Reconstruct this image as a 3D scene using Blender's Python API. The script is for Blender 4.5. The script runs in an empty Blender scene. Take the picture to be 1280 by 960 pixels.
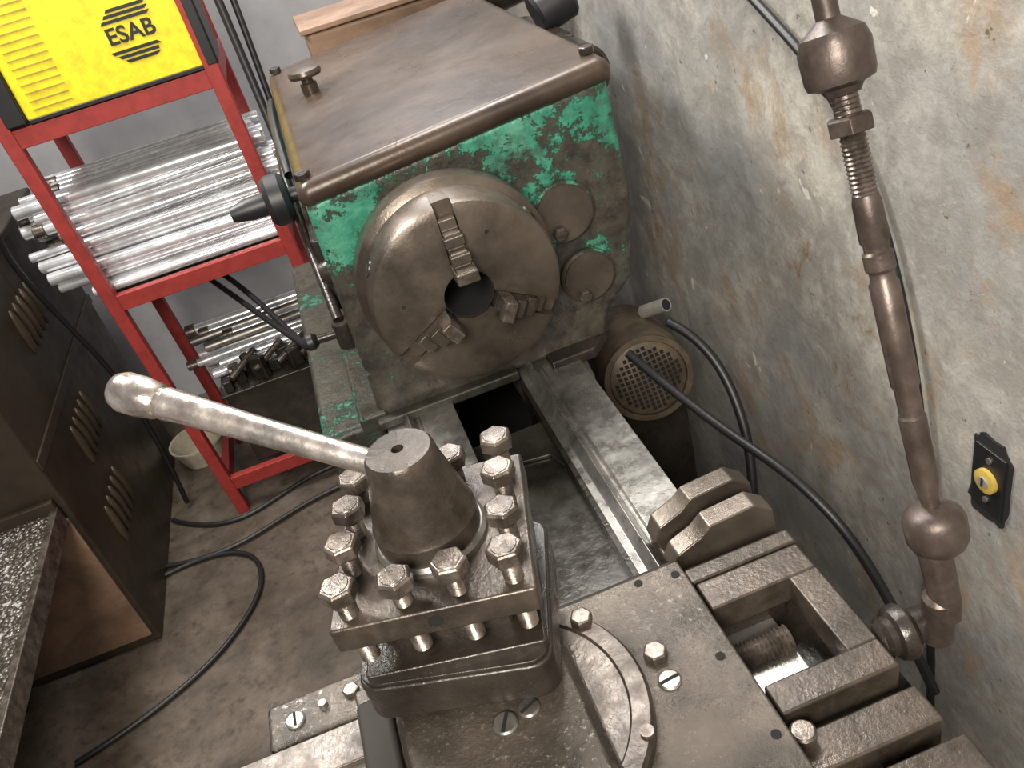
import bpy, bmesh, math, random
from mathutils import Vector, Matrix
random.seed(7)
D=bpy.data
# ---------------------------------------------------------------- materials
def _nodes(name):
    m=D.materials.new(name); m.use_nodes=True
    nt=m.node_tree; b=nt.nodes["Principled BSDF"]
    return m,nt,b
def ramp(nt,fac,stops):
    r=nt.nodes.new("ShaderNodeValToRGB"); nt.links.new(fac,r.inputs[0])
    e=r.color_ramp.elements
    while len(e)<len(stops): e.new(0.5)
    for i,(p,c) in enumerate(stops):
        e[i].position=p; e[i].color=(c[0],c[1],c[2],1) if hasattr(c,'__len__') else (c,c,c,1)
    return r.outputs[0]
def noise(nt,scale,detail=4,rough=0.55,dist=0.0,vec=None):
    n=nt.nodes.new("ShaderNodeTexNoise"); n.inputs["Scale"].default_value=scale
    n.inputs["Detail"].default_value=detail; n.inputs["Roughness"].default_value=rough
    n.inputs["Distortion"].default_value=dist
    if vec is None:
        g=nt.nodes.new("ShaderNodeNewGeometry"); vec=g.outputs["Position"]
    nt.links.new(vec,n.inputs["Vector"])
    return n.outputs[0]
def mixc(nt,fac,a,b):
    m=nt.nodes.new("ShaderNodeMix"); m.data_type='RGBA'
    if hasattr(fac,'links'): nt.links.new(fac,m.inputs[0])
    else: m.inputs[0].default_value=fac
    for s,v in ((m.inputs[6],a),(m.inputs[7],b)):
        if hasattr(v,'links'): nt.links.new(v,s)
        else: s.default_value=(v[0],v[1],v[2],1)
    return m.outputs[2]
def math2(nt,op,a,b):
    m=nt.nodes.new("ShaderNodeMath"); m.operation=op
    for s,v in ((m.inputs[0],a),(m.inputs[1],b)):
        if hasattr(v,'links'): nt.links.new(v,s)
        else: s.default_value=v
    return m.outputs[0]
def bump(nt,b,h,strength,dist=0.002):
    n=nt.nodes.new("ShaderNodeBump"); n.inputs["Strength"].default_value=strength
    n.inputs["Distance"].default_value=dist
    nt.links.new(h,n.inputs["Height"]); nt.links.new(n.outputs[0],b.inputs["Normal"])
def metal(name,c1,c2,met=0.8,r1=0.25,r2=0.5,scale=25,bs=0.25,fine=180,grime=0.5,spec=0.5):
    m,nt,b=_nodes(name)
    n=noise(nt,scale,7,0.65); f=noise(nt,fine,4,0.65)
    base=ramp(nt,n,[(0.32,c1),(0.66,c2)])
    if grime>0:
        gm=ramp(nt,noise(nt,scale*0.6,9,0.72,0.5),[(0.42,0.0),(0.64,grime)])
        base=mixc(nt,gm,base,(0.018,0.014,0.010))
    nt.links.new(base,b.inputs["Base Color"])
    nt.links.new(ramp(nt,noise(nt,scale*2.3,6,0.65),[(0.35,r1),(0.65,r2)]),b.inputs["Roughness"])
    b.inputs["Metallic"].default_value=met
    b.inputs["Specular IOR Level"].default_value=spec
    h=math2(nt,'ADD',f,math2(nt,'MULTIPLY',noise(nt,fine*0.25,5,0.6),1.5))
    bump(nt,b,h,bs,0.001)
    return m
def plain(name,c,rough=0.5,met=0.0):
    m,nt,b=_nodes(name)
    n=noise(nt,40,5,0.65)
    nt.links.new(ramp(nt,n,[(0.3,[x*0.7 for x in c]),(0.6,c)]),b.inputs["Base Color"])
    b.inputs["Roughness"].default_value=rough; b.inputs["Metallic"].default_value=met
    return m
BROWN=metal("oily_brown_metal",(0.038,0.029,0.022),(0.110,0.087,0.068),0.45,0.24,0.45,18,0.4,170,0.75,0.6)
DARK=metal("dark_greasy_metal",(0.015,0.012,0.010),(0.048,0.039,0.031),0.3,0.22,0.42,22,0.45,150,0.7,0.6)
CHUCKM=metal("chuck_steel",(0.060,0.048,0.038),(0.150,0.122,0.098),0.6,0.24,0.46,7,0.18,300,0.65,0.6)
STEEL=metal("worn_machined_steel",(0.20,0.19,0.17),(0.38,0.355,0.33),0.75,0.28,0.5,15,0.15,260,0.55)
WAY=metal("polished_bed_way",(0.30,0.29,0.27),(0.55,0.53,0.50),0.85,0.22,0.42,20,0.12,260,0.5)
BRIGHT=metal("bright_lever_steel",(0.50,0.40,0.34),(0.92,0.85,0.79),0.9,0.16,0.36,26,0.18,160,0.5)
BAR=metal("bright_bar_steel",(0.80,0.81,0.85),(0.98,0.98,1.0),0.6,0.12,0.3,12,0.05,200,0.35)
BLACK=plain("black_rubber",(0.012,0.012,0.013),0.45)
SOOT=plain("dull_grease",(0.020,0.016,0.012),0.75)
VOID=plain("hole_shade_black",(0.004,0.004,0.004),0.9)  # near-black colour stands in for the shade inside holes, slots and gaps
BOLT=metal("bolt_steel",(0.070,0.056,0.045),(0.24,0.20,0.17),0.65,0.2,0.42,45,0.25,300,0.7,0.7)
LIDM=metal("headstock_lid_brown",(0.040,0.025,0.017),(0.105,0.072,0.052),0.3,0.26,0.40,5,0.22,90,0.65,0.6)
RED=plain("red_paint",(0.32,0.032,0.026),0.5)
YEL=plain("yellow_paint",(0.90,0.74,0.02),0.4)
OCH=plain("socket_yellow",(0.45,0.32,0.07),0.5)
PINK=metal("rod_brown_steel",(0.050,0.036,0.030),(0.125,0.095,0.082),0.5,0.32,0.48,20,0.2,200,0.6,0.5)
CREAM=plain("cream_plastic",(0.5,0.45,0.34),0.5)
GREY=plain("grey_conduit",(0.20,0.19,0.17),0.5)
RUST=metal("rusty_brown_sheet",(0.16,0.09,0.055),(0.30,0.19,0.125),0.1,0.4,0.7,6,0.2,90,0.5)
CAB=metal("dark_olive_sheet",(0.022,0.017,0.011),(0.058,0.043,0.028),0.2,0.32,0.5,5,0.15,90,0.6)
LOUV=metal("louver_sheet",(0.035,0.027,0.016),(0.075,0.056,0.036),0.2,0.32,0.5,5,0.15,90,0.5)
MOTOR=metal("motor_ochre",(0.06,0.043,0.026),(0.13,0.095,0.06),0.2,0.4,0.6,20,0.2,90,0.75)
GREASE=metal("grease_covered_casting",(0.030,0.029,0.024),(0.090,0.084,0.070),0.4,0.15,0.4,10,0.4,70,0.6,0.8)

def green_paint(name,zc,base1,base2,amount=0.5,lo=-0.2,hi=0.10,dull=1.0):
    m,nt,b=_nodes(name)
    g=nt.nodes.new("ShaderNodeNewGeometry"); sep=nt.nodes.new("ShaderNodeSeparateXYZ")
    nt.links.new(g.outputs["Position"],sep.inputs[0])
    mr=nt.nodes.new("ShaderNodeMapRange"); nt.links.new(sep.outputs[2],mr.inputs[0])
    mr.inputs[1].default_value=zc-0.20; mr.inputs[2].default_value=zc+0.02
    mr.inputs[3].default_value=lo; mr.inputs[4].default_value=hi
    n=noise(nt,30,12,0.85,0.25)
    n2=noise(nt,7,6,0.65)
    s=math2(nt,'ADD',math2(nt,'ADD',math2(nt,'MULTIPLY',n,0.5),math2(nt,'MULTIPLY',n2,0.5)),mr.outputs[0])
    mask=ramp(nt,s,[(amount,0.0),(amount+0.008,1.0)])
    dirt=ramp(nt,noise(nt,30,8,0.7),[(0.35,base1),(0.65,base2)])
    k=dull
    gr=ramp(nt,noise(nt,26,7,0.65),[(0.3,(0.020*k,0.10*k,0.068*k)),(0.5,(0.038*k,0.23*k,0.15*k)),(0.75,(0.13*k,0.35*k,0.25*k))])
    gr=mixc(nt,ramp(nt,noise(nt,19,9,0.78),[(0.49,0.0),(0.66,0.85)]),gr,(0.045,0.052,0.04))
    nt.links.new(mixc(nt,mask,dirt,gr),b.inputs["Base Color"])
    nt.links.new(ramp(nt,noise(nt,40,4),[(0.3,0.3),(0.7,0.5)]),b.inputs["Roughness"]); b.inputs["Metallic"].default_value=0.1
    h=math2(nt,'ADD',math2(nt,'MULTIPLY',mask,0.6),noise(nt,70,6,0.65))
    bump(nt,b,h,0.8,0.0025)
    return m
GREEN=green_paint("chipped_green_paint",1.17,(0.022,0.020,0.016),(0.080,0.070,0.056),0.488,-0.075,0.010)
GREEN2=green_paint("dirty_green_base",0.95,(0.016,0.015,0.012),(0.055,0.050,0.038),0.54,-0.04,0.02,0.6)

def wallmat():
    m,nt,b=_nodes("stained_plaster")
    big=noise(nt,2.4,8,0.65,0.4)
    base=ramp(nt,big,[(0.32,(0.20,0.205,0.21)),(0.5,(0.34,0.325,0.295)),(0.68,(0.52,0.485,0.42))])
    mot=noise(nt,20,9,0.75,0.3)
    base=mixc(nt,ramp(nt,mot,[(0.42,0.6),(0.6,0.0)]),base,(0.17,0.155,0.135))
    st=ramp(nt,noise(nt,4.5,10,0.78,0.7),[(0.53,0.0),(0.66,0.9)])
    c=mixc(nt,st,base,(0.29,0.185,0.095))
    rs=math2(nt,'MULTIPLY',ramp(nt,noise(nt,12,8,0.75,0.8),[(0.58,0.0),(0.67,1.0)]),ramp(nt,noise(nt,3,3,0.5),[(0.48,0.0),(0.58,0.9)]))
    c=mixc(nt,rs,c,(0.20,0.105,0.045))
    wh=ramp(nt,noise(nt,17,6,0.6,0.5),[(0.67,0.0),(0.69,0.8)])
    c=mixc(nt,wh,c,(0.62,0.58,0.50))
    dk=ramp(nt,noise(nt,48,7,0.72),[(0.33,1.0),(0.37,0.0)])
    c=mixc(nt,dk,c,(0.10,0.085,0.06))
    nt.links.new(c,b.inputs["Base Color"]); b.inputs["Roughness"].default_value=0.62
    bump(nt,b,noise(nt,20,9,0.7),0.6,0.007)
    return m
WALL=wallmat()
def flo():
    m,nt,b=_nodes("oily_concrete")
    c=ramp(nt,noise(nt,3.5,9,0.7,0.3),[(0.3,(0.032,0.024,0.017)),(0.5,(0.095,0.074,0.056)),(0.7,(0.18,0.145,0.115))])
    c=mixc(nt,ramp(nt,noise(nt,25,9,0.75),[(0.50,0.0),(0.65,0.7)]),c,(0.030,0.022,0.015))
    sw=math2(nt,'MULTIPLY',ramp(nt,noise(nt,120,4,0.7),[(0.66,0.0),(0.70,1.0)]),ramp(nt,noise(nt,5,5,0.6),[(0.5,0.0),(0.62,0.8)]))
    c=mixc(nt,sw,c,(0.36,0.32,0.27))
    nt.links.new(c,b.inputs["Base Color"])
    nt.links.new(ramp(nt,noise(nt,5,4),[(0.35,0.3),(0.65,0.65)]),b.inputs["Roughness"])
    bump(nt,b,noise(nt,60,6),0.3,0.003); return m
FLOOR=flo()
def back():
    m,nt,b=_nodes("grey_back_wall")
    c=ramp(nt,noise(nt,3,6,0.6),[(0.3,(0.26,0.265,0.285)),(0.7,(0.46,0.46,0.48))])
    nt.links.new(c,b.inputs["Base Color"]); b.inputs["Roughness"].default_value=0.8; return m
BACK=back()
def chips():
    m,nt,b=_nodes("metal_chips")
    v=nt.nodes.new("ShaderNodeTexVoronoi"); v.inputs["Scale"].default_value=110
    g=nt.nodes.new("ShaderNodeNewGeometry"); nt.links.new(g.outputs["Position"],v.inputs["Vector"])
    k=math2(nt,'MULTIPLY',v.outputs["Distance"],math2(nt,'MULTIPLY',noise(nt,14,6,0.7),2.2))
    c=ramp(nt,k,[(0.15,(0.75,0.72,0.66)),(0.45,(0.12,0.10,0.085))])
    nt.links.new(c,b.inputs["Base Color"]); b.inputs["Metallic"].default_value=0.6
    b.inputs["Roughness"].default_value=0.3
    bump(nt,b,math2(nt,'ADD',v.outputs["Distance"],noise(nt,30,6,0.7)),1.0,0.012); return m
CHIPS=chips()
def oily(name):
    m,nt,b=_nodes(name)
    sp=noise(nt,150,5,0.75); big=noise(nt,9,8,0.7,0.3)
    c1=ramp(nt,big,[(0.32,(0.026,0.021,0.016)),(0.68,(0.125,0.102,0.080))])
    sk=math2(nt,'MULTIPLY',ramp(nt,sp,[(0.57,0.0),(0.66,1.0)]),ramp(nt,noise(nt,8,6,0.65),[(0.44,0.0),(0.60,1.0)]))
    nt.links.new(mixc(nt,sk,c1,(0.45,0.42,0.38)),b.inputs["Base Color"])
    b.inputs["Metallic"].default_value=0.5; b.inputs["Specular IOR Level"].default_value=0.9
    nt.links.new(ramp(nt,noise(nt,14,6,0.65),[(0.35,0.14),(0.65,0.38)]),b.inputs["Roughness"])
    bump(nt,b,math2(nt,'ADD',sp,noise(nt,40,5,0.6)),0.8,0.002); return m
OILY=oily("oily_slide_metal")

# ---------------------------------------------------------------- mesh helpers
def empty(name,loc=(0,0,0)):
    e=D.objects.new(name,None); e.location=(0,0,0); e.empty_display_size=0.05
    bpy.context.scene.collection.objects.link(e); return e
def add(name,bm,mat,parent=None,bevel=0.0,seg=2,angle=35):
    bmesh.ops.recalc_face_normals(bm,faces=bm.faces)
    me=D.meshes.new(name); bm.to_mesh(me); bm.free()
    for p in me.polygons: p.use_smooth=True
    me.set_sharp_from_angle(angle=math.radians(angle))
    me.materials.append(mat)
    o=D.objects.new(name,me); bpy.context.scene.collection.objects.link(o)
    if parent: o.parent=parent
    if bevel>0:
        md=o.modifiers.new("bevel",'BEVEL'); md.width=bevel; md.segments=seg
        md.limit_method='ANGLE'; md.angle_limit=math.radians(35); md.harden_normals=True
    return o
def box(name,x0,x1,y0,y1,z0,z1,mat,parent=None,bevel=0.002,rot=0,seg=2,piv=None,mtx=None):
    bm=bmesh.new()
    bmesh.ops.create_cube(bm,size=1)
    bmesh.ops.scale(bm,vec=(x1-x0,y1-y0,z1-z0),verts=bm.verts)
    bmesh.ops.translate(bm,vec=((x0+x1)/2,(y0+y1)/2,(z0+z1)/2),verts=bm.verts)
    if rot:
        c=Vector(piv) if piv else Vector(((x0+x1)/2,(y0+y1)/2,(z0+z1)/2))
        bmesh.ops.rotate(bm,cent=c,matrix=Matrix.Rotation(math.radians(rot),3,'Z'),verts=bm.verts)
    if mtx: bmesh.ops.transform(bm,matrix=mtx,verts=bm.verts)
    return add(name,bm,mat,parent,bevel,seg)
def prism(name,pts,axis,a0,a1,mat,parent=None,bevel=0.002,seg=2,mtx=None):
    bm=bmesh.new()
    def P(p,a):
        return {'x':(a,p[0],p[1]),'y':(p[0],a,p[1]),'z':(p[0],p[1],a)}[axis]
    v0=[bm.verts.new(P(p,a0)) for p in pts]; v1=[bm.verts.new(P(p,a1)) for p in pts]
    bm.faces.new(v0); bm.faces.new(v1[::-1])
    n=len(pts)
    for i in range(n): bm.faces.new((v0[i],v0[(i+1)%n],v1[(i+1)%n],v1[i]))
    if mtx: bmesh.ops.transform(bm,matrix=mtx,verts=bm.verts)
    return add(name,bm,mat,parent,bevel,seg)
def beam(name,p1,p2,w,h,mat,parent,bevel=0.002):
    p1=Vector(p1);p2=Vector(p2);d=(p2-p1);L=d.length;z=d.normalized()
    ref=Vector((0,1,0)); x=ref.cross(z).normalized(); y=z.cross(x)
    R=Matrix(((x.x,y.x,z.x,p1.x),(x.y,y.y,z.y,p1.y),(x.z,y.z,z.z,p1.z),(0,0,0,1)))
    return box(name,-w/2,w/2,-h/2,h/2,0,L,mat,parent,bevel,mtx=R)
def frame_mtx(o,ax):
    ax=Vector(ax).normalized()
    q=Vector((0,0,1)).rotation_difference(ax)
    return Matrix.Translation(Vector(o))@q.to_matrix().to_4x4()
def rev(name,prof,o,ax,mat,parent=None,seg=40,bevel=0,closed=False,angle=35):
    bm=bmesh.new(); M=frame_mtx(o,ax); rings=[]
    for r,h in prof:
        if r<1e-6: rings.append([bm.verts.new(M@Vector((0,0,h)))])
        else: rings.append([bm.verts.new(M@Vector((r*math.cos(2*math.pi*i/seg),r*math.sin(2*math.pi*i/seg),h))) for i in range(seg)])
    pr=list(zip(rings,rings[1:]))
    if closed: pr.append((rings[-1],rings[0]))
    for A,B in pr:
        for i in range(seg):
            j=(i+1)%seg
            if len(A)==1 and len(B)==1: continue
            if len(A)==1: bm.faces.new((A[0],B[i],B[j]))
            elif len(B)==1: bm.faces.new((A[i],A[j],B[0]))
            else: bm.faces.new((A[i],A[j],B[j],B[i]))
    return add(name,bm,mat,parent,bevel,2,angle)
def cyl(name,p1,p2,r1,r2,mat,parent=None,seg=24,ch=0.0):
    p1=Vector(p1);p2=Vector(p2);L=(p2-p1).length
    c=min(ch,r1*0.4,r2*0.4) if ch else 0
    prof=[(0,0),(r1-c,0),(r1,c),(r2,L-c),(r2-c,L),(0,L)] if c else [(0,0),(r1,0),(r2,L),(0,L)]
    return rev(name,prof,p1,p2-p1,mat,parent,seg)
def tube(name,pts,r,mat,parent=None):
    cu=D.curves.new(name,'CURVE'); cu.dimensions='3D'; cu.bevel_depth=r; cu.bevel_resolution=3; cu.resolution_u=10
    s=cu.splines.new('NURBS'); s.points.add(len(pts)-1)
    for p,q in zip(s.points,pts): p.co=(q[0],q[1],q[2],1)
    s.use_endpoint_u=True; s.order_u=4 if len(pts)>3 else len(pts)
    cu.materials.append(mat)
    o=D.objects.new(name,cu); bpy.context.scene.collection.objects.link(o)
    if parent:o.parent=parent
    return o
def threaded(r,d,L,p):
    out=[(0,0)];h=0
    while h<L-1e-6:
        out+=[(r-d,h),(r,h+p*0.5)];h+=p
    out+=[(r-d,L),(0,L)];return out
def hexhead(name,o,ax,R,h,mat,parent=None,rot=0):
    bm=bmesh.new(); M=frame_mtx(o,ax)
    rings=[]
    for rr,hh in ((R,0),(R,h*0.85),(R*0.86,h)):
        rings.append([bm.verts.new(M@Vector((rr*math.cos(math.pi/3*i+rot),rr*math.sin(math.pi/3*i+rot),hh))) for i in range(6)])
    bm.faces.new(rings[0]); bm.faces.new(rings[2][::-1])
    for A,B in zip(rings,rings[1:]):
        for i in range(6): bm.faces.new((A[i],A[(i+1)%6],B[(i+1)%6],B[i]))
    return add(name,bm,mat,parent,0.0008,2)
def screw(name,o,r,parent,rot=0.5):
    rev(name,[(0,-0.002),(r,-0.002),(r,0.0015),(r*0.85,0.003),(0,0.003)],o,(0,0,1),STEEL,parent,24)
    box(name+"_slot",o[0]-r*0.85,o[0]+r*0.85,o[1]-r*0.13,o[1]+r*0.13,o[2]+0.002,o[2]+0.0036,VOID,parent,0,rot=math.degrees(rot))

# ---------------------------------------------------------------- room
box("floor",-2.6,0.6,-2.2,2.3,-0.06,0.0,FLOOR,None,0)
box("wall_right",0.48,0.6,-2.2,2.2,0.0,2.8,WALL,None,0)
box("wall_back",-2.6,0.6,2.1,2.2,0.0,2.8,BACK,None,0)
box("wall_left",-2.7,-2.6,-2.2,2.2,0.0,2.8,BACK,None,0)

# ---------------------------------------------------------------- bed
bed=empty("lathe_bed")
def rail(nm,x0,x1,ridge):
    prism(nm,[(x0,0.80),(x1,0.80),(x1,0.88),(ridge+0.017,0.88),(ridge+0.014,0.876),(ridge+0.010,0.876),(ridge,0.892),(ridge-0.010,0.876),(ridge-0.012,0.876),(x0,0.876)],'y',-1.6,0.9,WAY,bed,0.001)
rail("way_rear",0.052,0.145,0.072)
rail("way_front",-0.165,-0.06,-0.13)
box("way_gap_edge",0.046,0.053,-1.6,0.10,0.80,0.873,DARK,bed,0.001)
box("side_rear",0.10,0.14,-1.6,0.9,0.55,0.80,DARK,bed)
box("side_front",-0.16,-0.12,-1.6,0.9,0.55,0.80,GREEN2,bed)
box("web_plate",-0.06,0.052,-0.45,0.022,0.82,0.850,GREASE,bed,0.003)
prism("web_rib",[(-0.06,-0.20),(-0.055,-0.04),(0.035,-0.055),(0.052,-0.11),(0.052,0.022),(-0.06,0.022)],'z',0.850,0.856,GREASE,bed,0.002)
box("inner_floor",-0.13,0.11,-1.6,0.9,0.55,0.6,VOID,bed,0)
box("pedestal_head",-0.18,0.16,0.15,0.95,0.0,0.56,GREEN2,bed,0.01)
box("pedestal_tail",-0.18,0.16,-1.6,-1.2,0.0,0.56,GREEN2,bed,0.01)

# ---------------------------------------------------------------- headstock
hs=empty("lathe_headstock")
prism("gear_casing",[(-0.155,1.235),(0.274,1.268),(0.280,1.10),(0.262,0.97),(0.215,0.925),(0.20,0.88),(-0.168,0.88)],'y',0.13,0.85,GREEN,hs,0.012,3)
prism("lid",[(-0.162,1.228),(-0.157,1.262),(0.276,1.296),(0.284,1.262)],'y',0.118,0.86,LIDM,hs,0.020,5)
prism("foot_flange",[(0.10,0.12),(0.10,0.10),(0.17,0.10),(0.205,0.14),(0.205,0.22),(0.10,0.22)],'z',0.872,0.892,DARK,hs,0.004)
box("gearbox",-0.262,-0.168,0.13,0.82,0.60,0.885,GREEN2,hs,0.012,seg=3)
box("gearbox_ledge",-0.20,-0.155,0.125,0.5,0.87,0.90,GREEN2,hs,0.006)
box("base_ledge",-0.175,0.05,0.112,0.14,0.875,0.892,GREEN2,hs,0.004)
for i,(x,y,z) in enumerate([(-0.145,0.145,1.262),(0.262,0.16,1.295),(-0.14,0.82,1.265)]):
    hexhead("lid_bolt_%d"%i,(x,y,z),(0,0,1),0.011,0.010,DARK,hs)
rev("filler_cap",[(0,0),(0.014,0),(0.014,0.02),(0.01,0.022),(0.01,0.03),(0.027,0.032),(0.029,0.037),(0.027,0.043),(0.01,0.046),(0,0.046)],(-0.092,0.57,1.262),(0,0,1),LIDM,hs)
for i,(x,z,r) in enumerate([(0.174,1.108,0.046),(0.190,1.000,0.042)]):
    rev("selector_disc_%d"%i,[(0,0),(r,0),(r,0.010),(r-0.003,0.013),(0,0.013)],(x,0.131,z),(0,-1,0),GREEN,hs,48)
    rev("selector_face_%d"%i,[(0,0),(r-0.004,0),(r-0.005,0.002),(0,0.002)],(x,0.118,z),(0,-1,0),CHUCKM,hs,48)
    hexhead("selector_bolt_%d"%i,(x-0.014,0.118,z-0.024),(0,-1,0),0.011,0.014,BOLT,hs)
cyl("spindle_nose",(0,0.135,1.1),(0,0.103,1.1),0.085,0.085,DARK,hs,48)
rev("side_knob",[(0,0),(0.012,0),(0.012,0.02),(0.034,0.022),(0.040,0.03),(0.040,0.05),(0.034,0.058),(0.018,0.06),(0.018,0.085),(0.012,0.115),(0,0.115)],(-0.160,0.38,1.172),(-1,0,0),BLACK,hs)
for i in range(6):
    y=0.22+i*0.1
    cyl("side_boss_%d"%i,(-0.155,y,1.10-0.02*i),(-0.176,y,1.10-0.02*i),0.018,0.014,DARK,hs,20,0.002)
tube("side_lever",[(-0.175,0.60,1.2),(-0.19,0.45,1.16),(-0.178,0.3,1.08),(-0.175,0.2,1.03)],0.008,DARK,hs)
tube("side_pipe",[(-0.168,0.80,1.22),(-0.175,0.65,1.235),(-0.172,0.5,1.22),(-0.172,0.42,1.19)],0.008,BLACK,hs)
box("side_plate",-0.172,-0.155,0.25,0.5,1.02,1.14,DARK,hs,0.004)
cyl("shift_shaft",(-0.16,0.2,1.01),(-0.215,0.2,1.012),0.007,0.007,DARK,hs)
rev("shift_ball",[(0.0,-0.014),(0.008,-0.011),(0.013,-0.004),(0.013,0.004),(0.008,0.011),(0,0.014)],(-0.225,0.2,1.012),(1,0,0),BLACK,hs)
cyl("shift_boss",(-0.172,0.2,0.985),(-0.172,0.2,1.03),0.016,0.016,DARK,hs,20,0.002)
box("end_cover",-0.06,0.25,0.90,1.08,0.7,1.30,RUST,hs,0.01)
box("end_cover_lip",-0.07,0.26,0.89,1.09,1.30,1.312,RUST,hs,0.003)
cyl("rear_drum",(0.335,0.42,1.19),(0.335,0.75,1.19),0.050,0.050,DARK,hs,32,0.006)
cyl("rear_drum_b",(0.33,0.62,1.26),(0.40,0.62,1.28),0.04,0.04,BLACK,hs,32,0.006)
cyl("rear_drum_c",(0.25,0.93,1.27),(0.40,0.93,1.29),0.06,0.06,DARK,hs,32,0.006)
box("rear_bracket",0.27,0.36,0.5,0.6,1.15,1.24,DARK,hs,0.006)

# ---------------------------------------------------------------- chuck
ch=empty("three_jaw_chuck")
prof=[(0.033,0.0),(0.112,0.0),(0.1215,0.004),(0.1245,0.011),(0.1245,0.060),(0.128,0.062),(0.134,0.066),(0.134,0.098),(0.130,0.102),(0.033,0.102)]
body=rev("chuck_body",prof,(0,0,1.1),(0,1,0),CHUCKM,ch,96,0,True)
def jawM(a):
    return Matrix.Translation((0,0,1.1))@Matrix.Rotation(-(math.radians(a)),4,'Y')
cutters=[]
for a in (90,210,330):
    c=box("cut",0.02,0.15,-0.02,0.018,-0.0118,0.0118,VOID,None,0,mtx=jawM(a)); cutters.append(c)
    md=body.modifiers.new("b",'BOOLEAN'); md.object=c; md.operation='DIFFERENCE'; md.solver='EXACT'
bpy.context.view_layer.update()
dg=bpy.context.evaluated_depsgraph_get()
me=D.meshes.new_from_object(body.evaluated_get(dg))
body.modifiers.clear(); body.data=me
me.set_sharp_from_angle(angle=math.radians(30))
for c in cutters: D.objects.remove(c)
cyl("bore_plug",(0,0.1,1.1),(0,0.098,1.1),0.034,0.034,VOID,ch,32)
rev("bore_lining",[(0.0325,0.006),(0.0325,0.099),(0.034,0.099),(0.034,0.006)],(0,0,1.1),(0,1,0),VOID,ch,48,closed=True)
for k,a in enumerate((90,210,330)):
    M=jawM(a)
    pts=[(0.036,0.017),(0.034,-0.036),(0.037,-0.042),(0.052,-0.042),(0.053,-0.026),(0.070,-0.024),(0.071,-0.012),(0.090,-0.010),(0.091,0.002),(0.104,0.003),(0.104,0.017)]
    prism("jaw_%d"%k,pts,'z',-0.0108,0.0108,CHUCKM,ch,0.0012,2,mtx=M)
    prism("jaw_tip_%d"%k,[(0.0335,-0.005),(0.0325,-0.034),(0.036,-0.0435),(0.051,-0.0435),(0.051,-0.005)],'z',-0.014,0.014,BOLT,ch,0.002,2,mtx=M)
    for j,(rr,yy) in enumerate(((0.0615,-0.0255),(0.080,-0.0115))):
        box("jaw_step_%d_%d"%(k,j),rr-0.006,rr+0.006,yy-0.002,yy+0.01,-0.0125,0.0125,CHUCKM,ch,0.0015,mtx=M)
for a in (30,150,270):
    M=jawM(a); p=M@Vector((0.1225,0.04,0)); q=M@Vector((0.1262,0.04,0))
    cyl("key_socket",p,q,0.012,0.011,DARK,ch,24); cyl("key_square",M@Vector((0.124,0.04,0)),M@Vector((0.1268,0.04,0)),0.007,0.007,VOID,ch,4)
for a in (60,300,170):
    M=jawM(a); cyl("face_screw",M@Vector((0.085,-0.0006,0)),M@Vector((0.085,0.004,0)),0.0026,0.0026,DARK,ch,16)

# ---------------------------------------------------------------- carriage
ca=empty("lathe_carriage")
box("saddle_core",-0.26,0.078,-0.80,-0.37,0.87,0.925,SOOT,ca,0.004)
box("cross_slide",-0.262,0.076,-0.80,-0.395,0.925,0.95,OILY,ca,0.003)
box("wing_front",-0.365,-0.20,-0.384,-0.328,0.865,0.902,OILY,ca,0.006,seg=3)
box("dovetail_front",-0.52,-0.22,-0.60,-0.388,0.86,0.905,STEEL,ca,0.003)
box("gib_strip",-0.52,-0.22,-0.44,-0.395,0.905,0.913,BROWN,ca,0.002)
box("apron",-0.30,-0.20,-0.72,-0.36,0.55,0.865,DARK,ca,0.006)
hexhead("wing_bolt",(-0.275,-0.352,0.902),(0,0,1),0.009,0.006,BOLT,ca)
screw("wing_screw",(-0.335,-0.36,0.903),0.010,ca,1.6)
cyl("wing_pin",(-0.305,-0.356,0.902),(-0.305,-0.356,0.909),0.005,0.004,STEEL,ca,16)
box("slide_step",-0.258,-0.226,-0.72,-0.43,0.94,0.975,SOOT,ca,0.006)
F=(0.083,0.195,-0.576,-0.415)
box("frame_bar_a",F[0],F[1],F[3]-0.036,F[3],0.895,0.930,BROWN,ca,0.003)
box("frame_bar_b",F[0],F[1],F[2],F[2]+0.032,0.895,0.930,BROWN,ca,0.003)
box("frame_bar_c",F[1]-0.030,F[1],F[2]+0.031,F[3]-0.035,0.895,0.9295,BROWN,ca,0.002)
box("frame_under",0.078,0.20,-0.75,-0.30,0.855,0.866,DARK,ca,0.002)
box("frame_wall_a",0.08,0.16,F[3]-0.034,F[3]-0.01,0.865,0.896,DARK,ca,0.001)
box("frame_wall_b",0.08,0.205,F[2]-0.01,F[2]+0.025,0.865,0.896,DARK,ca,0.001)
rev("cross_feed_screw",threaded(0.0145,0.003,0.066,0.0045),(0.078,-0.482,0.886),(1,0,0),BOLT,ca,28,angle=20)
box("rear_way_a",0.078,0.200,-0.625,-0.588,0.865,0.915,BROWN,ca,0.003)
box("rear_way_b",0.078,0.206,-0.70,-0.640,0.865,0.915,BROWN,ca,0.003)
box("rear_way_c",0.078,0.21,-0.82,-0.715,0.865,0.912,STEEL,ca,0.003)
rev("rear_stud",[(0,0),(0.009,0),(0.009,0.006),(0.011,0.007),(0.011,0.014),(0.009,0.016),(0,0.016)],(0.09,-0.595,0.915),(0,0,1),BOLT,ca,24)
box("wiper_base",0.082,0.20,-0.405,-0.292,0.865,0.892,BROWN,ca,0.004)
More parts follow.
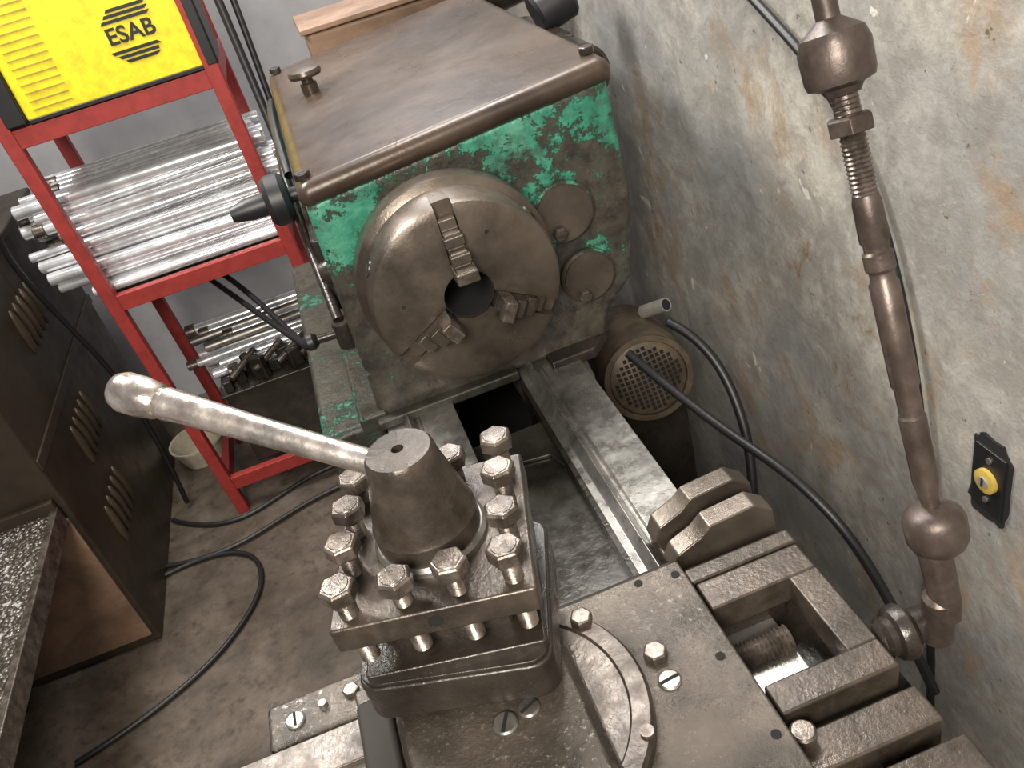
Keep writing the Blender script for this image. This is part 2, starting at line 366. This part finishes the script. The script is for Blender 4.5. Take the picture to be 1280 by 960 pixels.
for i,(y0,y1) in enumerate([(-0.318,-0.292),(-0.364,-0.338)]):
    prism("wiper_finger_%d"%i,[(0.084,0.88),(0.080,0.900),(0.088,0.918),(0.115,0.930),(0.128,0.942),(0.180,0.946),(0.200,0.930),(0.203,0.88)],'y',y0,y1,CHUCKM,ca,0.0025,2)
box("wiper_plate",0.10,0.18,-0.345,-0.31,0.88,0.906,DARK,ca,0.002)
box("wiper_rib",0.082,0.20,-0.41,-0.388,0.88,0.925,BROWN,ca,0.004)
hexhead("slide_bolt",(0.010,-0.489,0.950),(0,0,1),0.0115,0.009,BOLT,ca)
screw("slide_screw",(0.010,-0.518,0.950),0.0105,ca,0.1)
for i,(x,y) in enumerate([(0.060,-0.515),(0.066,-0.412),(0.064,-0.60),(0.03,-0.405)]):
    cyl("oil_hole_%d"%i,(x,y,0.9495),(x,y,0.9508),0.0042,0.0042,VOID,ca,20)
rev("swivel_disc",[(0,0),(0.126,0),(0.126,0.014),(0.123,0.018),(0.108,0.0185),(0.106,0.016),(0,0.016)],(-0.135,-0.505,0.949),(0,0,1),BROWN,ca,96)
hexhead("swivel_bolt",(-0.038,-0.435,0.966),(0,0,1),0.011,0.009,BOLT,ca)
cyl("swivel_pin",(-0.03,-0.565,0.966),(-0.03,-0.565,0.97),0.006,0.006,BOLT,ca,20)
prism("compound_slide",[(-0.225,0.962),(-0.222,0.985),(-0.215,1.0),(-0.070,1.0),(-0.062,0.985),(-0.058,0.962)],'y',-0.95,-0.47,OILY,ca,0.003,3)
box("compound_nose",-0.205,-0.085,-0.475,-0.36,0.962,1.003,DARK,ca,0.003)
screw("compound_screw_a",(-0.134,-0.530,1.0),0.011,ca,1.1)
screw("compound_screw_b",(-0.112,-0.525,1.0),0.0095,ca,0.4)

# ---------------------------------------------------------------- tool post
tp=empty("lathe_tool_post")
PC=(-0.136,-0.432)
RZ=-13
def L(x,y,z,rot=RZ):
    r=math.radians(rot); return (PC[0]+x*math.cos(r)-y*math.sin(r),PC[1]+x*math.sin(r)+y*math.cos(r),z)
def rbox(nm,h,z0,z1,mat,bev,rad=0.0,rot=RZ,dx=0,dy=0,seg=3):
    c=L(dx,dy,0,rot); pts=[]
    n=6 if rad>0 else 1
    for q in range(4):
        cx=(h-rad)*(1 if q in(0,3) else -1); cy=(h-rad)*(1 if q in(0,1) else -1)
        for k in range(n):
            a=math.radians(90*q+(90*k/(n-1) if n>1 else 45)); rr=rad
            x=cx+rr*math.cos(a); y=cy+rr*math.sin(a)
            r=math.radians(rot); pts.append((c[0]+x*math.cos(r)-y*math.sin(r),c[1]+x*math.sin(r)+y*math.cos(r)))
    return prism(nm,pts,'z',z0,z1,mat,tp,bev,seg)
rbox("lower_block",0.081,1.010,1.050,DARK,0.003,0.018,-17)
rbox("lower_block_lip",0.079,1.050,1.054,DARK,0.001,0.018,-17)
rbox("core",0.050,1.052,1.112,DARK,0.003,0.004)
rbox("clamp_plate",0.080,1.105,1.130,BROWN,0.0025,0.003)
rbox("tool_floor",0.074,1.052,1.064,DARK,0.002,0.004)
rev("ring_washer",[(0,0),(0.047,0),(0.047,0.005),(0.044,0.008),(0,0.008)],L(0,0,1.130),(0,0,1),STEEL,tp,64)
rev("hub",[(0,0.0),(0.040,0.0),(0.043,0.004),(0.043,0.018),(0.041,0.022),(0.0405,0.026),(0.0290,0.074),(0.0280,0.082),(0.0255,0.086),(0.005,0.087),(0.004,0.080),(0,0.080)],L(0,0,1.136),(0,0,1),BROWN,tp,64,angle=25)
h0=Vector(L(-0.012,0.008,1.200)); h1=Vector((-0.345,-0.272,1.272)); ax=h1-h0; Ln=ax.length
rev("lever_handle",[(0,0),(0.0105,0.0),(0.0105,0.03),(0.0115,Ln*0.45),(0.0135,Ln*0.75),(0.0145,Ln-0.052),(0.0130,Ln-0.050),(0.0130,Ln-0.046),(0.0155,Ln-0.043),(0.0178,Ln-0.025),(0.0175,Ln-0.010),(0.0145,Ln-0.002),(0.009,Ln+0.002),(0,Ln+0.003)],h0,ax,BRIGHT,tp,40)
sp=0.0645; cnt=0
for i in range(4):
    for j in range(4):
        if i in(1,2) and j in(1,2): continue
        x=-sp+i*sp*2/3; y=-sp+j*sp*2/3
        hz=1.146+random.uniform(0,0.010)
        p=L(x,y,1.10); q=L(x,y,hz)
        rev("bolt_thread_%d"%cnt,threaded(0.0078,0.0012,hz-1.078,0.0022),(p[0],p[1],1.078),(0,0,1),BOLT,tp,20,angle=20)
        rev("bolt_collar_%d"%cnt,[(0,0),(0.0085,0),(0.0105,0.006),(0,0.006)],(q[0],q[1],hz-0.004),(0,0,1),BOLT,tp,24)
        hexhead("bolt_head_%d"%cnt,(q[0],q[1],hz),(0,0,1),0.0148,0.0125,BOLT,tp,random.uniform(0,1))
        rev("bolt_mark_%d"%cnt,[(0,0),(0.010,0),(0.0095,0.0006),(0,0.0006)],(q[0],q[1],hz+0.0125),(0,0,1),BOLT,tp,24)
        cnt+=1
cyl("side_hole",L(0.0,-0.0803,1.118),L(0.0,-0.078,1.118),0.006,0.006,VOID,tp,20)

# ---------------------------------------------------------------- control rod linkage
rd=empty("control_rod_linkage")
B=Vector((0.252,-0.540,1.034)); T=Vector((0.253,-0.417,1.393)); A=(T-B); AL=A.length; a=A.normalized()
rev("lower_knuckle",[(0,-0.026),(0.014,-0.025),(0.021,-0.019),(0.0245,-0.012),(0.0250,0.006),(0.0225,0.013),(0.016,0.018),(0.0075,0.020),(0,0.021)],B,a,PINK,rd)
rev("lower_clevis",[(0,0),(0.010,0),(0.013,0.02),(0.0135,0.06),(0.016,0.072),(0,0.075)],B-a*0.088+Vector((-0.005,0,0)),a,PINK,rd)
E=Vector((0.243,-0.560,0.945))
cyl("elbow",E-Vector((0,0,0.028)),E+Vector((0,0,0.03)),0.014,0.0135,PINK,rd,28,0.004)
rev("elbow_bush",[(0,0),(0.014,0),(0.018,0.004),(0.018,0.010),(0.023,0.012),(0.025,0.017),(0.025,0.023),(0.021,0.028),(0.016,0.03),(0.016,0.05),(0,0.05)],(0.195,-0.548,0.930),(1,-0.05,0),DARK,rd)
rod=[(0.0065,0.018),(0.008,0.030),(0.0104,0.042),(0.0106,0.10),(0.0092,0.102),(0.0094,0.125),(0.0110,0.128),(0.0112,0.212),(0.0092,0.215),(0.0092,0.221),(0.0114,0.224),(0.0114,0.236),(0.0094,0.238),(0.0094,0.243),(0.0112,0.246),(0.0108,0.276),(0.0092,0.282)]
rev("rod",[(0,0.018)]+rod+[(0,0.282)],B,a,PINK,rd,28)
rev("rod_thread",threaded(0.0100,0.0014,AL-0.30,0.0035),B+a*0.28,a,BOLT,rd,24,angle=20)
hexhead("lock_nut",B+a*(AL-0.052),a,0.0175,0.013,PINK,rd)
rev("upper_neck",[(0,0),(0.0095,0),(0.0095,0.03),(0,0.03)],B+a*(AL-0.042),a,BOLT,rd)
rev("upper_knuckle",[(0,-0.024),(0.012,-0.024),(0.015,-0.019),(0.0235,-0.016),(0.0252,-0.011),(0.0256,0.010),(0.0225,0.019),(0.014,0.025),(0.0085,0.029),(0.0085,0.05),(0.012,0.08),(0.012,0.30),(0,0.30)],T,a,PINK,rd)

# ---------------------------------------------------------------- socket on wall
so=empty("electrical_socket")
W=0.48
rp=[]
for k in range(28):
    an=2*math.pi*k/28; cx=0.031*(abs(math.cos(an))**0.5)*(1 if math.cos(an)>0 else -1); cz=0.062*(abs(math.sin(an))**0.5)*(1 if math.sin(an)>0 else -1)
    f=random.uniform(0.88,1.08); rp.append((-0.356+cx*f,0.828+cz*f))
prism("recess",rp,'x',W-0.003,W+0.001,VOID,so,0)
box("back_box",W-0.006,W-0.002,-0.379,-0.333,0.782,0.874,BLACK,so,0.001)
rev("socket_ring",[(0,0),(0.016,0),(0.016,0.005),(0.012,0.006),(0,0.006)],(W-0.006,-0.356,0.830),(-1,0,0),OCH,so,32)
cyl("socket_core",(W-0.011,-0.356,0.830),(W-0.0135,-0.356,0.830),0.008,0.007,GREY,so,24)
box("socket_slot",W-0.0142,W-0.013,-0.3575,-0.3545,0.824,0.836,VOID,so,0)
for dz in (-0.030,0.030): cyl("yoke_screw",(W-0.006,-0.356,0.83+dz),(W-0.008,-0.356,0.83+dz),0.004,0.004,STEEL,so,16)

# ---------------------------------------------------------------- motor behind bed
mo=empty("electric_motor")
mc=Vector((0.290,0.24,0.700)); ma=Vector((-0.15,-1,0.25)).normalized()
rev("motor_body",[(0,-0.22),(0.078,-0.22),(0.082,-0.2),(0.082,-0.02),(0.078,-0.005),(0.072,0.0),(0.068,0.008),(0.03,0.018),(0,0.018)],mc,ma,MOTOR,mo,48)
Mm=frame_mtx(mc,ma)
bmh=bmesh.new()
for i in range(-6,7):
    for j in range(-6,7):
        x=i*0.0095;y=j*0.0095
        if x*x+y*y<0.058**2:
            rr=math.hypot(x,y); h=0.018 if rr<0.03 else 0.018-(rr-0.03)/0.038*0.010
            bmesh.ops.create_cube(bmh,size=0.0064,matrix=Mm@Matrix.Translation((x,y,h-0.002)))
add("motor_grille_holes",bmh,VOID,mo)
rev("motor_rim",[(0.070,0.0),(0.080,0.0),(0.080,0.012),(0.070,0.012)],mc,ma,MOTOR,mo,48,closed=True)
box("motor_mount",0.24,0.36,0.25,0.42,0.0,0.64,DARK,mo,0.005)
cyl("motor_conduit",(0.372,0.31,0.785),(0.345,0.36,0.755),0.013,0.013,GREY,mo,24); cyl("conduit_mouth",(0.3724,0.3094,0.7855),(0.37,0.313,0.783),0.010,0.010,VOID,mo,24)

# ---------------------------------------------------------------- rack
rk=empty("storage_rack")
yf,yb=1.28,1.68; xr=-0.276
def XL(z): return -0.722-0.042*z
for nm,y in (("post_fl",yf),("post_bl",yb)): beam(nm,(XL(0),y,0),(XL(1.9),y,1.9),0.034,0.034,RED,rk,0.003)
for nm,y in (("post_fr",yf),("post_br",yb)): beam(nm,(xr+0.008,y,0),(xr-0.014,y,1.9),0.034,0.034,RED,rk,0.003)
for i,z in enumerate((1.212,0.762,0.11)):
    xl=XL(z)
    box("rail_f_%d"%i,xl,xr,yf-0.012,yf+0.012,z-0.022,z+0.022,RED,rk,0.002)
    box("rail_b_%d"%i,xl,xr,yb-0.012,yb+0.012,z-0.022,z+0.022,RED,rk,0.002)
    box("rail_l_%d"%i,xl-0.012,xl+0.012,yf,yb,z-0.022,z+0.022,RED,rk,0.002)
    box("rail_r_%d"%i,xr-0.012,xr+0.012,yf,yb,z-0.022,z+0.022,RED,rk,0.002)
    if i<2: box("shelf_%d"%i,xl+0.01,xr-0.01,yf+0.012,yb-0.012,z+0.008,z+0.014,DARK,rk,0.0)
def bars(nm,x0,x1,y0,z0,rows,cols,r):
    e=empty(nm); k=0
    for i in range(rows):
        for j in range(cols):
            rr=r*random.uniform(0.7,1.1); y=y0+j*r*2.1+(i%2)*r+i*r*0.45; z=z0+r+i*r*1.78
            if y>yb-0.03: continue
            a0=x0+random.uniform(-0.07,0.08); a1=x1+random.uniform(-0.06,0.02)
            dy=random.uniform(-0.012,0.012)
            cyl("bar_%d"%k,(a0,y+dy,z),(a1,y-dy,z+random.uniform(-0.003,0.003)),rr,rr,BAR if random.random()<0.85 else STEEL,e,20,0.002)
            if random.random()<0.3: cyl("bar_end_%d"%k,(a0-0.02,y+dy,z),(a0+0.01,y+dy,z),rr*1.25,rr*1.25,BOLT,e,20,0.002)
            k+=1
    return e
bars("steel_bar_stack",-0.84,-0.24,1.325,0.778,9,7,0.0165)
sb=empty("tool_crate"); box("crate",-0.62,-0.29,1.30,1.62,0.135,0.38,DARK,sb,0.004); box("crate_lid",-0.63,-0.285,1.29,1.63,0.38,0.388,DARK,sb,0.002)
for i in range(10): box("tool_lump_%d"%i,-0.61+i*0.034,-0.585+i*0.034,1.30+0.03*(i%3),1.34+0.03*(i%3),0.388,0.425+0.012*(i%4),DARK,sb,0.004,rot=20*i)
for i in range(4): cyl("tool_shank_%d"%i,(-0.58+i*0.07,1.30,0.43),(-0.50+i*0.08,1.38,0.455),0.010,0.010,BOLT,sb,16,0.001)
bars("steel_bar_stack.001",-0.62,-0.20,1.39,0.391,4,5,0.016)
wm=empty("welding_machine")
box("case",-0.715,-0.292,1.27,1.50,1.24,1.56,YEL,wm,0.008)
box("rear_cap",-0.765,-0.715,1.262,1.51,1.238,1.57,BLACK,wm,0.006)
box("front_cap",-0.292,-0.262,1.262,1.51,1.238,1.57,BLACK,wm,0.006)
box("base_skid",-0.71,-0.29,1.266,1.505,1.236,1.246,BLACK,wm,0.002)
for i in range(14):
    box("vent_%d"%i,-0.690,-0.60,1.2685,1.272,1.262+i*0.018,1.2645+i*0.018,OCH,wm,0)
fc=D.curves.new("logo_text",'FONT'); fc.body="ESAB"; fc.size=0.050; fc.extrude=0.0006; fc.align_x='CENTER'; fc.align_y='CENTER'
fc.offset=0.0010
fc.materials.append(BLACK); fo=D.objects.new("logo_text",fc); bpy.context.scene.collection.objects.link(fo)
fo.location=(-0.418,1.2685,1.356); fo.rotation_euler=(math.pi/2,0,0); fo.parent=wm
for i in range(3):
    z=1.326-i*0.011
    prism("logo_bar_%d"%i,[(-0.478+0.012*i,z),(-0.373,z),(-0.364-0.010*i,z-0.007),(-0.473+0.012*i,z-0.007)],'y',1.2680,1.272,BLACK,wm,0)
    z=1.384+i*0.011
    prism("logo_top_%d"%i,[(-0.473+0.010*i,z),(-0.368,z),(-0.36,z+0.007),(-0.468+0.010*i,z+0.007)],'y',1.2680,1.272,BLACK,wm,0)

# ---------------------------------------------------------------- cabinet left
cb=empty("metal_cabinet")
box("cabinet_body",-1.75,-0.96,0.86,1.80,0.0,0.97,CAB,cb,0.008)
box("cabinet_top",-1.76,-0.95,0.85,1.81,0.97,0.99,CAB,cb,0.006)
box("cabinet_front_panel",-1.70,-0.975,0.853,0.862,0.03,0.46,RUST,cb,0.003)
box("cabinet_band",-0.962,-0.955,0.86,1.80,0.60,0.63,CAB,cb,0.003)
def louv(y,z,hh):
    bm=bmesh.new(); bmesh.ops.create_uvsphere(bm,u_segments=16,v_segments=10,radius=1)
    bmesh.ops.scale(bm,vec=(0.012,0.013,hh),verts=bm.verts)
    bmesh.ops.translate(bm,vec=(-0.958,y,z),verts=bm.verts)
    add("louver",bm,LOUV,cb,0)
for (yy,zz) in ((1.02,0.29),(1.12,0.49),(1.20,0.80)):
    for i in range(5): louv(yy+i*0.045,zz,0.065)
wb=empty("workbench")
box("bench_top",-1.75,-0.985,-0.2,0.845,0.47,0.50,CHIPS,wb,0.003)
box("bench_edge",-0.990,-0.972,-0.2,0.845,0.455,0.508,BOLT,wb,0.003)
box("bench_back",-1.75,-0.975,0.835,0.85,0.455,0.53,CAB,wb,0.003)
for x in (-1.7,-1.35):
    for y in (-0.15,0.78): box("bench_leg",x,x+0.04,y,y+0.04,0,0.47,DARK,wb,0.003)
bmc=bmesh.new()
for i in range(260):
    cx=-random.uniform(1.0,1.45); cy=random.uniform(-0.15,0.82); s=random.uniform(0.004,0.012)
    Mx=Matrix.Translation((cx,cy,0.500+s*0.12))@Matrix.Rotation(random.uniform(0,6.28),4,'Z')@Matrix.Diagonal((s*1.6,s*0.5,s*0.3,1))
    bmesh.ops.create_cube(bmc,size=1,matrix=Mx)
add("swarf_pile",bmc,BAR,wb)
bs=empty("plastic_basin")
rev("basin",[(0,0.0),(0.07,0.0),(0.09,0.07),(0.095,0.072),(0.095,0.078),(0.088,0.078),(0.068,0.006),(0,0.006)],(-0.85,1.66,0.0),(0,0,1),CREAM,bs,40)

# ---------------------------------------------------------------- cables
def cable(nm,pts,r=0.006): return tube(nm,pts,r,BLACK)
cable("floor_cable",[(-0.95,1.35,0.008),(-0.80,1.2,0.008),(-0.62,1.25,0.008),(-0.45,1.35,0.008),(-0.2,1.3,0.008)],0.007)
cable("floor_cable.001",[(-0.97,1.1,0.009),(-0.88,1.12,0.009),(-0.72,1.1,0.009),(-0.66,0.95,0.009),(-0.72,0.78,0.009),(-0.9,0.62,0.009),(-1.15,0.55,0.009)],0.007)
cable("floor_cable.002",[(-0.97,1.14,0.011),(-0.80,1.08,0.011),(-0.62,1.15,0.011),(-0.42,1.22,0.011),(-0.2,1.2,0.011)],0.007)
cable("rack_cable",[(-0.60,1.62,0.72),(-0.5,1.45,0.70),(-0.38,1.2,0.62),(-0.30,0.9,0.62),(-0.28,0.7,0.75)],0.008)
cable("rack_cable.001",[(-0.62,1.62,0.70),(-0.5,1.4,0.66),(-0.38,1.15,0.59),(-0.29,0.85,0.66)],0.008)
cable("rack_cable.002",[(-0.22,1.28,1.9),(-0.21,1.25,1.4),(-0.20,1.2,1.1),(-0.2,1.1,0.8),(-0.24,1.0,0.5)],0.010)
cable("rack_cable.003",[(-0.18,1.30,1.9),(-0.17,1.27,1.4),(-0.18,1.22,1.1),(-0.2,1.15,0.8)],0.008)
cable("rack_cable.004",[(-0.86,1.40,1.45),(-0.83,1.25,1.28),(-0.88,1.22,1.10),(-0.93,1.28,0.95),(-0.90,1.35,0.7),(-0.86,1.4,0.4),(-0.9,1.4,0.02)],0.008)
cable("motor_cable",[(0.22,0.10,0.86),(0.27,-0.02,0.80),(0.31,-0.13,0.78),(0.34,-0.22,0.76),(0.37,-0.30,0.68),(0.40,-0.38,0.5)],0.007)
cable("motor_cable.001",[(0.33,0.20,0.82),(0.37,0.14,0.80),(0.385,0.06,0.70),(0.36,0.0,0.6),(0.31,-0.05,0.45)],0.008)
cable("wall_cable",[(0.465,0.30,1.42),(0.468,0.092,1.31),(0.468,-0.023,1.27),(0.468,-0.137,1.18),(0.468,-0.243,0.939),(0.468,-0.28,0.6),(0.468,-0.298,0.275),(0.468,-0.30,0.0)],0.006)

# ---------------------------------------------------------------- lights
def area(nm,loc,tgt,sz,e,col):
    l=D.lights.new(nm,'AREA'); l.energy=e; l.size=sz; l.color=col
    o=D.objects.new(nm,l); o.location=loc
    o.rotation_euler=(Vector(tgt)-Vector(loc)).to_track_quat('-Z','Y').to_euler()
    bpy.context.scene.collection.objects.link(o)
area("ceiling_lamp",(-0.9,1.0,2.6),(-0.3,0.2,1.0),0.5,52,(1,0.97,0.92))
area("doorway_light",(-0.6,-1.9,2.3),(0.48,-0.5,1.2),0.7,84,(1,0.93,0.82))
area("window_light",(0.10,2.0,2.5),(-0.1,-0.5,0.95),0.7,20,(0.98,0.98,1.0))
area("slide_glare_light",(0.22,0.48,2.5),(-0.02,-0.5,0.95),0.45,24,(1.0,0.98,0.95))  # added light, positioned so its reflection puts glare on the cross slide
w=D.worlds.new("world"); bpy.context.scene.world=w; w.use_nodes=True
w.node_tree.nodes["Background"].inputs[0].default_value=(1.0,0.985,0.96,1)
w.node_tree.nodes["Background"].inputs[1].default_value=0.34
bpy.context.scene.view_settings.view_transform='Standard'

# ---------------------------------------------------------------- camera
cd=D.cameras.new("camera"); cam=D.objects.new("camera",cd); bpy.context.scene.collection.objects.link(cam)
cd.sensor_width=36; cd.lens=36*1080/1280; cd.clip_start=0.02
r=Vector((0.9303,-0.2823,-0.2342)).normalized(); bk_=Vector((-0.1101,-0.8240,0.5558)).normalized()
u=bk_.cross(r).normalized(); r=u.cross(bk_).normalized()
M=Matrix(((r.x,u.x,bk_.x,-0.11),(r.y,u.y,bk_.y,-0.971),(r.z,u.z,bk_.z,1.605),(0,0,0,1)))
cam.matrix_world=M
bpy.context.scene.camera=cam
